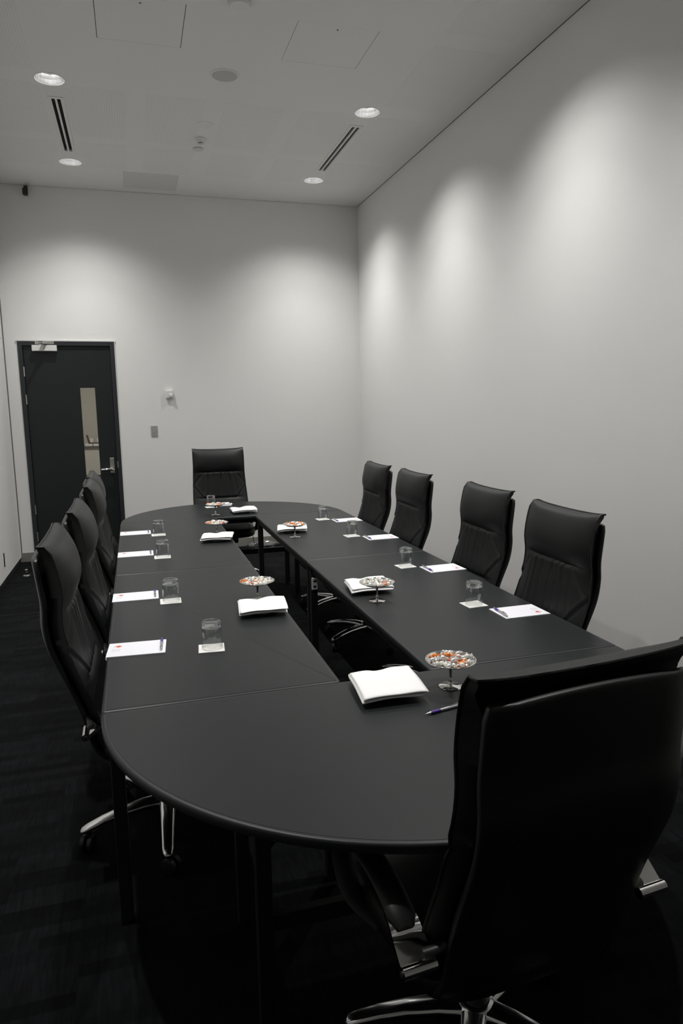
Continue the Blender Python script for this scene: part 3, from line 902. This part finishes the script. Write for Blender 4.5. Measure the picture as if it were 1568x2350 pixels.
def make_chair():
    root = thing('office_chair', 'x', 'chair')
    sh = shell_mesh().build('back_shell', M['hide'], root, 60, fix=False)
    so = sh.modifiers.new('thick', 'SOLIDIFY'); so.thickness = 0.020; so.offset = 0
    bv = sh.modifiers.new('bevel', 'BEVEL'); bv.width = 0.007; bv.segments = 3; bv.limit_method = 'ANGLE'; bv.angle_limit = math.radians(50)
    bc = back_cushion().build('back_cushion', M['leather'], root, 55)
    piping().build('piping', M['leather'], bc, 60)
    seat_cushion().build('seat', M['leather'], root, 50)
    # arms: chrome bracket at the back, padded black arm, loop down to the seat pan
    for s_ in (-1, 1):
        y = s_*0.298
        br = MB()
        rings = []
        path = [(-0.255, 0.540), (-0.240, 0.550), (-0.218, 0.568), (-0.190, 0.590), (-0.160, 0.600)]
        for (px, pz) in path: rings.append((px, pz))
        hw = [0.036, 0.036, 0.035, 0.033, 0.030]
        vs = []
        for k, (px, pz) in enumerate(rings):
            for yy, dz in ((-hw[k], 0.004), (hw[k], 0.004), (hw[k], -0.006), (-hw[k], -0.006)):
                vs.append((px+(0.004 if dz < 0 else 0), y+yy, pz+dz))
        fs = [(3, 2, 1, 0), (16, 17, 18, 19)]
        for k in range(4):
            for q in range(4):
                q2 = (q+1) % 4
                fs.append((k*4+q, k*4+q2, (k+1)*4+q2, (k+1)*4+q))
        br.add(vs, fs)
        br.tube([(-0.258, y-0.037, 0.540), (-0.258, y+0.037, 0.540)], 0.013, 14)
        ab = br.build('arm_bracket', M['chrome'], root, 45)
        MB().tube([(-0.240, y-s_*0.020, 0.550), (-0.246, y-s_*0.045, 0.556), (-0.252, y-s_*0.066, 0.566)], [0.013, 0.012, 0.010], 10).build('arm_mount', M['plastic'], root, 45)
        MB().lathe([(0.006, 0), (0.006, 0.003), (0.0001, 0.0035)] if s_ > 0 else [(0.006, 0), (0.006, -0.003), (0.0001, -0.0035)], 12, (-0.258, y+s_*0.037, 0.540), 'y').build('bolt', M['blackmetal'], ab, 40)
        pts = catmull([(-0.205, y, 0.590), (-0.12, y, 0.622), (-0.03, y, 0.632), (0.07, y, 0.628), (0.135, y, 0.606)], 16)
        MB().tube(pts, [0.018]+[0.031]*14+[0.028, 0.016], 12, ry=[0.008]+[0.014]*14+[0.012, 0.007]).build('arm_pad', M['leather'], root, 60)
        lp = catmull([(0.115, y, 0.606), (0.160, y, 0.575), (0.165, y, 0.520), (0.12, y-s_*0.01, 0.440), (0.05, y-s_*0.06, 0.395)], 18)
        MB().tube(lp, [0.026]*19, 10, ry=[0.007]*19).build('arm_support', M['plastic'], root, 60)
    for ch in root.children:
        if ch.name.startswith('arm_'): ch.location.z = 0.016
    MB().box(-0.15, 0.12, -0.11, 0.11, 0.315, 0.386).build('mechanism', M['plastic'], root, bevel=0.012)
    MB().tube([(0.02, -0.09, 0.365), (0.02, -0.20, 0.362), (0.02, -0.245, 0.360)], 0.006, 8).build('lever', M['plastic'], root, 50)
    MB().lathe([(0.034, 0.125), (0.034, 0.21), (0.029, 0.212), (0.029, 0.325)], 20).build('column', M['plastic'], root, 35)
    return root

def star_base(root, rot):
    hb = MB().lathe([(0.030, 0.066), (0.048, 0.075), (0.050, 0.118), (0.040, 0.130), (0.030, 0.132)], 24).build('base_hub', M['alu'], root, 40)
    for k in range(5):
        a = rot+2*PI*k/5
        ca, sa = math.cos(a), math.sin(a)
        vs = []; fs = []
        secs = [(0.035, 0.104, 0.034, 0.020), (0.10, 0.110, 0.030, 0.017), (0.18, 0.107, 0.026, 0.014), (0.25, 0.097, 0.023, 0.012), (0.305, 0.084, 0.021, 0.011), (0.325, 0.079, 0.017, 0.009), (0.336, 0.075, 0.009, 0.005)]
        n = 12
        for (r_, z, hw, hh) in secs:
            for q in range(n):
                t_ = 2*PI*q/n
                c_, s_ = math.cos(t_), math.sin(t_)
                yy = hw*abs(c_)**0.6*(1 if c_ >= 0 else -1); zz = hh*abs(s_)**0.7*(1 if s_ >= 0 else -1)
                vs.append((r_*ca-yy*sa, r_*sa+yy*ca, z+zz))
        for j in range(len(secs)-1):
            for q in range(n):
                q2 = (q+1) % n
                fs.append((j*n+q, j*n+q2, (j+1)*n+q2, (j+1)*n+q))
        fs.append(tuple(range(n-1, -1, -1))); fs.append(tuple((len(secs)-1)*n+q for q in range(n)))
        sp_ = MB().add(vs, fs).build('base_spoke', M['alu'], root, 60)
        ca2 = a+0.9
        cs = MB()
        px, py = 0.305*ca, 0.305*sa
        wx, wy = math.cos(ca2), math.sin(ca2)
        for s_ in (-1, 1):
            c0 = Vector((px+0.014*wy*-s_ + 0.012*wx, py+0.014*wx*s_ + 0.012*wy, 0.029))
            ax = Vector((-wy, wx, 0))
            cs.tube([c0-ax*0.009, c0-ax*0.007, c0+ax*0.007, c0+ax*0.009], [0.025, 0.029, 0.029, 0.025], 18)
        cs.tube([(px, py, 0.035), (px, py, 0.074)], 0.010, 8)
        cs.build('caster', M['plastic'], root, 40)

chair0 = make_chair()
# hub x, y, heading (deg), base rotation (deg, world), height offset, label
chairs = [
    (0.045, 2.660, 0, 195, 0.0, 'black leather high-back chair in the door-side row, furthest from the door'),
    (0.072, 3.430, 0, 160, 0.0, 'black leather high-back chair in the door-side row, third from the door'),
    (0.075, 4.450, 0, 180, 0.0, 'black leather high-back chair in the door-side row, second from the door'),
    (0.045, 5.200, 0, 170, -0.015, 'black leather high-back chair in the door-side row, nearest the door'),
    (1.448, 2.640, 180, 200, -0.018, 'black leather high-back chair by the plain wall, furthest from the end wall'),
    (1.528, 3.490, 180, 195, -0.024, 'black leather high-back chair by the plain wall, third from the end wall'),
    (1.488, 4.460, 180, 205, -0.024, 'black leather high-back chair by the plain wall, second from the end wall'),
    (1.486, 5.220, 180, 210, -0.026, 'black leather high-back chair by the plain wall, nearest the end wall'),
    (0.782, 6.640, -90, 40, 0.03, 'black leather high-back chair at the rounded table end by the end wall'),
    (0.754, 1.425, 95, 166, -0.030, 'black leather high-back chair at the rounded table end furthest from the door'),
]
objs = [chair0] + [copy_tree(chair0) for _ in chairs[1:]]
for o, (hx, hy, hd, br_, dz, lab) in zip(objs, chairs):
    o.location = (hx, hy, 0)
    o.rotation_euler = (0, 0, math.radians(hd))
    tag(o, lab, 'chair', 'black leather office chairs round the table')
    if dz:
        for ch in o.children:
            if ch.name.split('.')[0] != 'column': ch.location.z += dz
    star_base(o, math.radians(br_-hd))

# ================================================================== things on the tables
# ---- notepads
def make_pad(loc, rz, lab):
    t = thing('notepad', lab, 'notepad', (loc[0], loc[1], TZ), rz, 'white notepads on the tables')
    # local: x from the sitter's edge inwards, y to the sitter's left
    W_, L_ = 0.150, 0.212
    MB().box(-L_/2, L_/2, -W_/2, W_/2, 0.0, 0.0035).build('sheets', M['paper'], t)
    lg = MB()
    px, py = -L_/2+0.034, W_/2-0.040
    def petal(a0, r0, r1, wd):
        vs = []
        for k in range(9):
            q = k/8
            r_ = r0+(r1-r0)*q; w_ = wd*math.sin(PI*min(1, q*0.95+0.03))
            vs.append((px+r_*math.cos(a0)-w_*math.sin(a0), py+r_*math.sin(a0)+w_*math.cos(a0), 0.0037))
        for k in range(8, -1, -1):
            q = k/8
            r_ = r0+(r1-r0)*q; w_ = -wd*math.sin(PI*min(1, q*0.95+0.03))
            vs.append((px+r_*math.cos(a0)-w_*math.sin(a0), py+r_*math.sin(a0)+w_*math.cos(a0), 0.0037))
        return vs
    for k, (a, r1, wd, mi) in enumerate(((0.2, 0.017, 0.0042, 0), (1.1, 0.014, 0.004, 1), (2.0, 0.013, 0.004, 1), (-0.7, 0.014, 0.004, 0), (-1.7, 0.012, 0.004, 0), (3.0, 0.016, 0.0028, 2))):
        vs = petal(a, 0.001, r1, wd)
        lg.cur = mi
        lg.add(vs, [tuple(range(len(vs)))])
    lg.build('logo', [M['red'], M['orange_ink'], M['mauve_ink']], t, fix=False)
    tx = MB()
    for k, ln in enumerate((0.034, 0.040, 0.028, 0.036, 0.022)):
        x = -L_/2+0.016+k*0.0065
        tx.box(x, x+0.0016, -0.004-ln*0.6, 0.012, 0.0035, 0.0037)
    tx.build('small_print', M['ink'], t)
    return t
side_l = ['furthest from the door', 'third from the door', 'second from the door', 'nearest the door']
side_r = ['furthest from the end wall', 'third from the end wall', 'second from the end wall', 'nearest the end wall']
def where(side, k):
    return ('in the door-side row, ' + side_l[k]) if side == 'L' else ('in the plain-wall row, ' + side_r[k])
padL = [(-0.037, 2.657, 4.0), (-0.038, 3.425, 1.0), (-0.034, 4.448, 0.5), (-0.032, 5.212, 0)]
padR = [(1.558, 2.598, 0.5), (1.586, 3.450, 2.5), (1.570, 4.423, 1.0), (1.563, 5.190, 1.5)]
for k, (x, y, r_) in enumerate(padL): make_pad((x, y), math.radians(-r_), 'white notepad with a red logo '+where('L', k))
for k, (x, y, r_) in enumerate(padR): make_pad((x, y), math.radians(180+r_), 'white notepad with a red logo '+where('R', k))
make_pad((0.745, 6.475), math.radians(-90), 'white notepad at the rounded end by the end wall')

# ---- pens
def make_pen(tip, end, z, lab):
    a = Vector(tip); b_ = Vector(end)
    d = (b_-a).normalized()
    t = thing('ballpoint_pen', lab, 'pen', (a.x, a.y, z+0.0052), math.atan2(d.y, d.x), 'silver and purple pens on the tables')
    MB().lathe([(0.0001, 0.0), (0.0011, 0.001), (0.0016, 0.006), (0.0042, 0.020)], 14, (0, 0, 0), 'x').build('tip', M['pensilver'], t, 40)
    MB().lathe([(0.0043, 0.020), (0.0052, 0.026), (0.0048, 0.036), (0.0050, 0.050), (0.0048, 0.054)], 14, (0, 0, 0), 'x').build('grip', M['purple'], t, 40)
    MB().lathe([(0.0046, 0.054), (0.0050, 0.075), (0.0050, 0.118), (0.0040, 0.130), (0.0030, 0.132)], 14, (0, 0, 0), 'x').build('barrel', M['pensilver'], t, 40)
    MB().lathe([(0.0024, 0.131), (0.0026, 0.139), (0.0001, 0.140)], 10, (0, 0, 0), 'x').build('button', M['chrome'], t, 40)
    MB().tube([(0.128, 0.0, 0.0055), (0.124, 0, 0.0080), (0.100, 0, 0.0075), (0.088, 0, 0.0062)], 0.0014, 6).build('clip', M['chrome'], t, 50)
PZ = TZ+0.0035
for k, (x, y, r_) in enumerate(padL):
    a = math.radians(-r_)
    o_ = Vector((x, y)) + Vector((0.090*math.cos(a), 0.090*math.sin(a)))
    yv = Vector((-math.sin(a), math.cos(a)))
    tip = o_+yv*0.082; end = o_-yv*0.06
    make_pen(tip, end, PZ, 'purple-grip pen on the notepad '+where('L', k))
for k, (x, y, r_) in enumerate(padR):
    o_ = Vector((x-0.090, y))
    sg = 1 if k == 0 else -1
    make_pen(o_+Vector((0.004, 0.074*sg)), o_-Vector((0.004, 0.07*sg)), PZ, 'purple-grip pen on the notepad '+where('R', k))
make_pen((0.700, 6.405), (0.84, 6.402), PZ, 'silver pen with purple grip on the notepad by the end wall')
make_pen((0.767, 1.783), (0.904, 1.812), TZ, 'silver pen with purple grip lying on the bare table top')

# ---- coasters and glasses
def glass_proto():
    t = thing('drinking_glass', 'x', 'glass')
    # upside down tumbler: rim on the coaster, thick foot on top
    H_ = 0.104
    w = [(0.0385, 0.0), (0.0388, 0.002), (0.0382, 0.05), (0.0372, 0.078), (0.0366, 0.080), (0.0358, 0.082)]
    MB().lathe(w, 40, close=False).build('wall', M['glass'], t, 40)
    MB().tube([(0.0382*math.cos(2*PI*k/40), 0.0382*math.sin(2*PI*k/40), 0.0008) for k in range(41)], 0.0008, 6, cap=False).build('rim', M['glass'], t, 60)
    f_ = [(0.0001, 0.0835), (0.030, 0.0825), (0.0342, 0.080), (0.0358, 0.0825), (0.0362, 0.086), (0.0366, 0.092), (0.0362, 0.099), (0.0335, 0.1035), (0.026, 0.1035), (0.020, 0.1010), (0.0001, 0.1000)]
    MB().lathe(f_, 40, close=False).build('foot', M['thick'], t, 60)
    return t
g0 = glass_proto()
spots = [(0.233, 2.570, 'L', 0, 5), (0.119, 3.286, 'L', 1, 1), (0.122, 4.303, 'L', 2, 1), (0.125, 5.080, 'L', 3, 0),
         (1.424, 2.764, 'R', 0, -4), (1.413, 3.567, 'R', 1, -5), (1.403, 4.545, 'R', 2, -5), (1.397, 5.302, 'R', 3, -4), (0.628, 6.340, 'F', 0, -6)]
for k, (x, y, s_, q, rz) in enumerate(spots):
    wh = where(s_, q) if s_ != 'F' else 'at the rounded end by the end wall'
    c_ = MB().prism(rounded_rect(-0.048, 0.048, -0.046, 0.046, 0.002, 2), 0, 0.0022).build('coaster', M['card'], None)
    c_.location = (x, y, TZ); c_.rotation_euler = (0, 0, math.radians(-rz))
    tag(c_, 'square white coaster under the upturned glass '+wh, 'coaster', 'square white coasters')
    g_ = g0 if k == 0 else copy_tree(g0)
    g_.location = (x+0.003, y+0.003, TZ+0.0022)
    tag(g_, 'upturned clear glass tumbler '+wh, 'glass', 'upturned glasses on coasters')

# ---- pedestal dishes and sweets
def dish_proto():
    t = thing('pedestal_dish', 'x', 'dish')
    MB().lathe([(0.0001, 0.0), (0.036, 0.0), (0.038, 0.0015), (0.036, 0.003), (0.012, 0.0045), (0.006, 0.007)], 40, close=False).build('foot', M['chrome'], t, 40)
    MB().lathe([(0.006, 0.007), (0.0045, 0.011), (0.0075, 0.017), (0.0078, 0.021), (0.0045, 0.027), (0.004, 0.034), (0.0062, 0.066), (0.0075, 0.072)], 20, close=False).build('stem', M['chrome'], t, 40)
    outer = [(0.0075, 0.072), (0.030, 0.073), (0.060, 0.079), (0.074, 0.086), (0.081, 0.089)]
    inner = [(0.0815, 0.0900), (0.080, 0.0907), (0.073, 0.0885), (0.058, 0.0815), (0.030, 0.0755), (0.0001, 0.0748)]
    MB().lathe(outer+inner, 48, close=False).build('bowl', M['chrome'], t, 40)
    MB().tube([(0.0805*math.cos(2*PI*k/72), 0.0805*math.sin(2*PI*k/72), 0.0905+0.0006*(k % 2)) for k in range(73)], 0.0016, 6, cap=False).build('rim', M['chrome'], t, 60)
    return t
d0 = dish_proto()
dishes = [(0.930, 1.957, 'on the half-round table furthest from the door'),
          (1.034, 2.966, 'beside the plain-wall row, furthest from the end wall'),
          (1.026, 4.656, 'beside the plain-wall row, nearest the end wall'),
          (0.513, 3.180, 'beside the door-side row, furthest from the door'),
          (0.522, 4.930, 'beside the door-side row, nearest the door'),
          (0.617, 5.870, 'on the half-round table by the end wall')]
def candy_mesh(kind, seed):
    rnd = random.Random(seed)
    mb = MB()
    n = 10
    prof = []
    for k in range(7):
        a = PI*k/6
        prof.append((max(0.0004, 0.0078*math.sin(a)), -0.0095*math.cos(a)))
    mb.lathe(prof, n, (0, 0, 0), 'x', close=False)
    mb.cur = 1
    for s_ in (-1, 1):
        vs = [(s_*0.0088, 0, 0)]
        m_ = 9
        tw = rnd.uniform(0, 6)
        for k in range(m_):
            a = -1.0+2.0*k/(m_-1)
            r_ = 0.0095+0.002*rnd.random()
            vs.append((s_*(0.0088+r_*math.cos(a)), r_*math.sin(a)*1.1, (0.0028 if k % 2 else -0.0028)*(1+0.4*math.sin(tw+k))))
        mb.add(vs, [(0, k, k+1) for k in range(1, m_)])
    return mb.mesh('sweet_'+kind, [M['candy_'+kind], M['candy_orange'] if kind == 'orange' else M['cello']], 50)
kinds = ['orange', 'orange', 'white', 'white', 'white', 'white', 'silver', 'silver', 'silver', 'silver', 'red']
cm = {k: [candy_mesh(k, s_) for s_ in range(2)] for k in sorted(set(kinds))}
colname = {'orange': 'orange wrapped sweet', 'white': 'cream wrapped sweet', 'silver': 'silvery clear wrapped sweet', 'red': 'red wrapped sweet'}
for k, (x, y, wh) in enumerate(dishes):
    d_ = d0 if k == 0 else copy_tree(d0)
    d_.location = (x, y, TZ)
    tag(d_, 'silver pedestal dish of sweets '+wh, 'dish', 'silver pedestal dishes of sweets')
    rnd = random.Random(31+k)
    placed = []
    for ring, (rad, cnt, zz) in enumerate(((0.0, 1, 0.0865), (0.022, 6, 0.0860), (0.043, 12, 0.0875), (0.060, 9, 0.0915), (0.026, 4, 0.0975))):
        off = rnd.uniform(0, 6)
        for q in range(cnt):
            a = off+2*PI*q/cnt + rnd.uniform(-0.1, 0.1)
            rr_ = rad+rnd.uniform(-0.002, 0.002)
            kd = rnd.choice(kinds)
            me = rnd.choice(cm[kd])
            o = bpy.data.objects.new('wrapped_sweet', me)
            COL.objects.link(o)
            o.location = (x+rr_*math.cos(a), y+rr_*math.sin(a), TZ+zz+rnd.uniform(-0.0006, 0.0006))
            o.rotation_euler = (rnd.uniform(-0.5, 0.5), rnd.uniform(-0.35, 0.35), rnd.uniform(0, 2*PI))
            tag(o, colname[kd]+' in the dish '+wh, 'sweet', 'sweets in the dish '+wh)

# ---- plates with folded napkins
def plate_proto():
    mb = MB()
    mb.lathe([(0.0001, 0.002), (0.045, 0.002), (0.046, 0.0), (0.050, 0.0), (0.052, 0.003), (0.070, 0.009), (0.086, 0.0155), (0.0875, 0.017), (0.086, 0.0175), (0.069, 0.0115), (0.050, 0.006), (0.0001, 0.0055)], 48, close=False)
    return mb.mesh('side_plate', M['china'], 35)
plate_me = plate_proto()
def napkin_mesh(seed, w=0.205, l=0.205, layers=4):
    rnd = random.Random(seed)
    gap = 0.0050
    path = []
    # folded zigzag: layers joined by rounded folds, first layer at the bottom
    y0, y1 = -l/2, l/2
    for k in range(layers):
        off0 = rnd.uniform(-0.006, 0.004); off1 = rnd.uniform(-0.005, 0.003)
        a, b_ = (y1+off1, y0-off0) if k % 2 == 0 else (y0-off0, y1+off1)
        z = gap*k
        m_ = 12
        for q in range(m_+1):
            path.append((a+(b_-a)*q/m_, z))
        if k < layers-1:
            s_ = -1 if k % 2 == 0 else 1
            for q in range(1, 5):
                t_ = PI*q/5
                path.append((b_+s_*0.0042*math.sin(t_), z+gap*(1-math.cos(t_))/2))
    nx = 22
    cx0 = rnd.uniform(-0.045, -0.02)
    ph = rnd.uniform(0, 6)
    mb = MB()
    def fn(u, v):
        i = v*(len(path)-1)
        k = min(int(round(i)), len(path)-1)
        y, z = path[k]
        lay = z/gap
        x = (u-0.5)*(w+0.004*math.sin(lay*2.1+ph)) + 0.004*math.sin(lay*1.7+ph)
        r_ = math.hypot(x, y)
        sag = -0.0018*max(0, (r_-0.092)/0.02)**1.3
        dip = -0.0095*math.exp(-((x-cx0-0.15*y)/0.030)**2)*smoothstep(0.0, 0.10, y)
        wv = 0.0009*math.sin(x*42+y*17+ph+lay*0.8)+0.0006*math.sin(y*55+ph*2)
        lift = 0.003*smoothstep(0.04, 0.10, x*0.7+abs(y)*0.3)*(lay/3)
        skew = 0.06*y
        return (x+skew, y, z+0.0225+sag+dip*(lay/3)**1.5+wv+lift)
    mb.grid(fn, nx, len(path)-1)
    return mb
naps = [(0.722, 1.985, -2, 'on the half-round table furthest from the door'),
        (1.062, 3.175, -3, 'beside the plain-wall row, furthest from the end wall'),
        (1.055, 4.885, -8, 'beside the plain-wall row, nearest the end wall'),
        (0.500, 2.985, -3, 'beside the door-side row, furthest from the door'),
        (0.503, 4.740, -8, 'beside the door-side row, nearest the door'),
        (0.858, 5.920, 3, 'on the half-round table by the end wall')]
for k, (x, y, rz, wh) in enumerate(naps):
    p = bpy.data.objects.new('side_plate', plate_me)
    COL.objects.link(p)
    p.location = (x, y, TZ)
    tag(p, 'small white plate under the folded napkin '+wh, 'plate', 'side plates under napkins')
    o = napkin_mesh(5+k).build('folded_napkin', M['linen'], None, 60)
    o.location = (x, y, TZ); o.rotation_euler = (0, 0, math.radians(rz))
    so = o.modifiers.new('thick', 'SOLIDIFY'); so.thickness = 0.0022; so.offset = 0
    tag(o, 'folded white cloth napkin '+wh, 'napkin', 'folded napkins on plates')
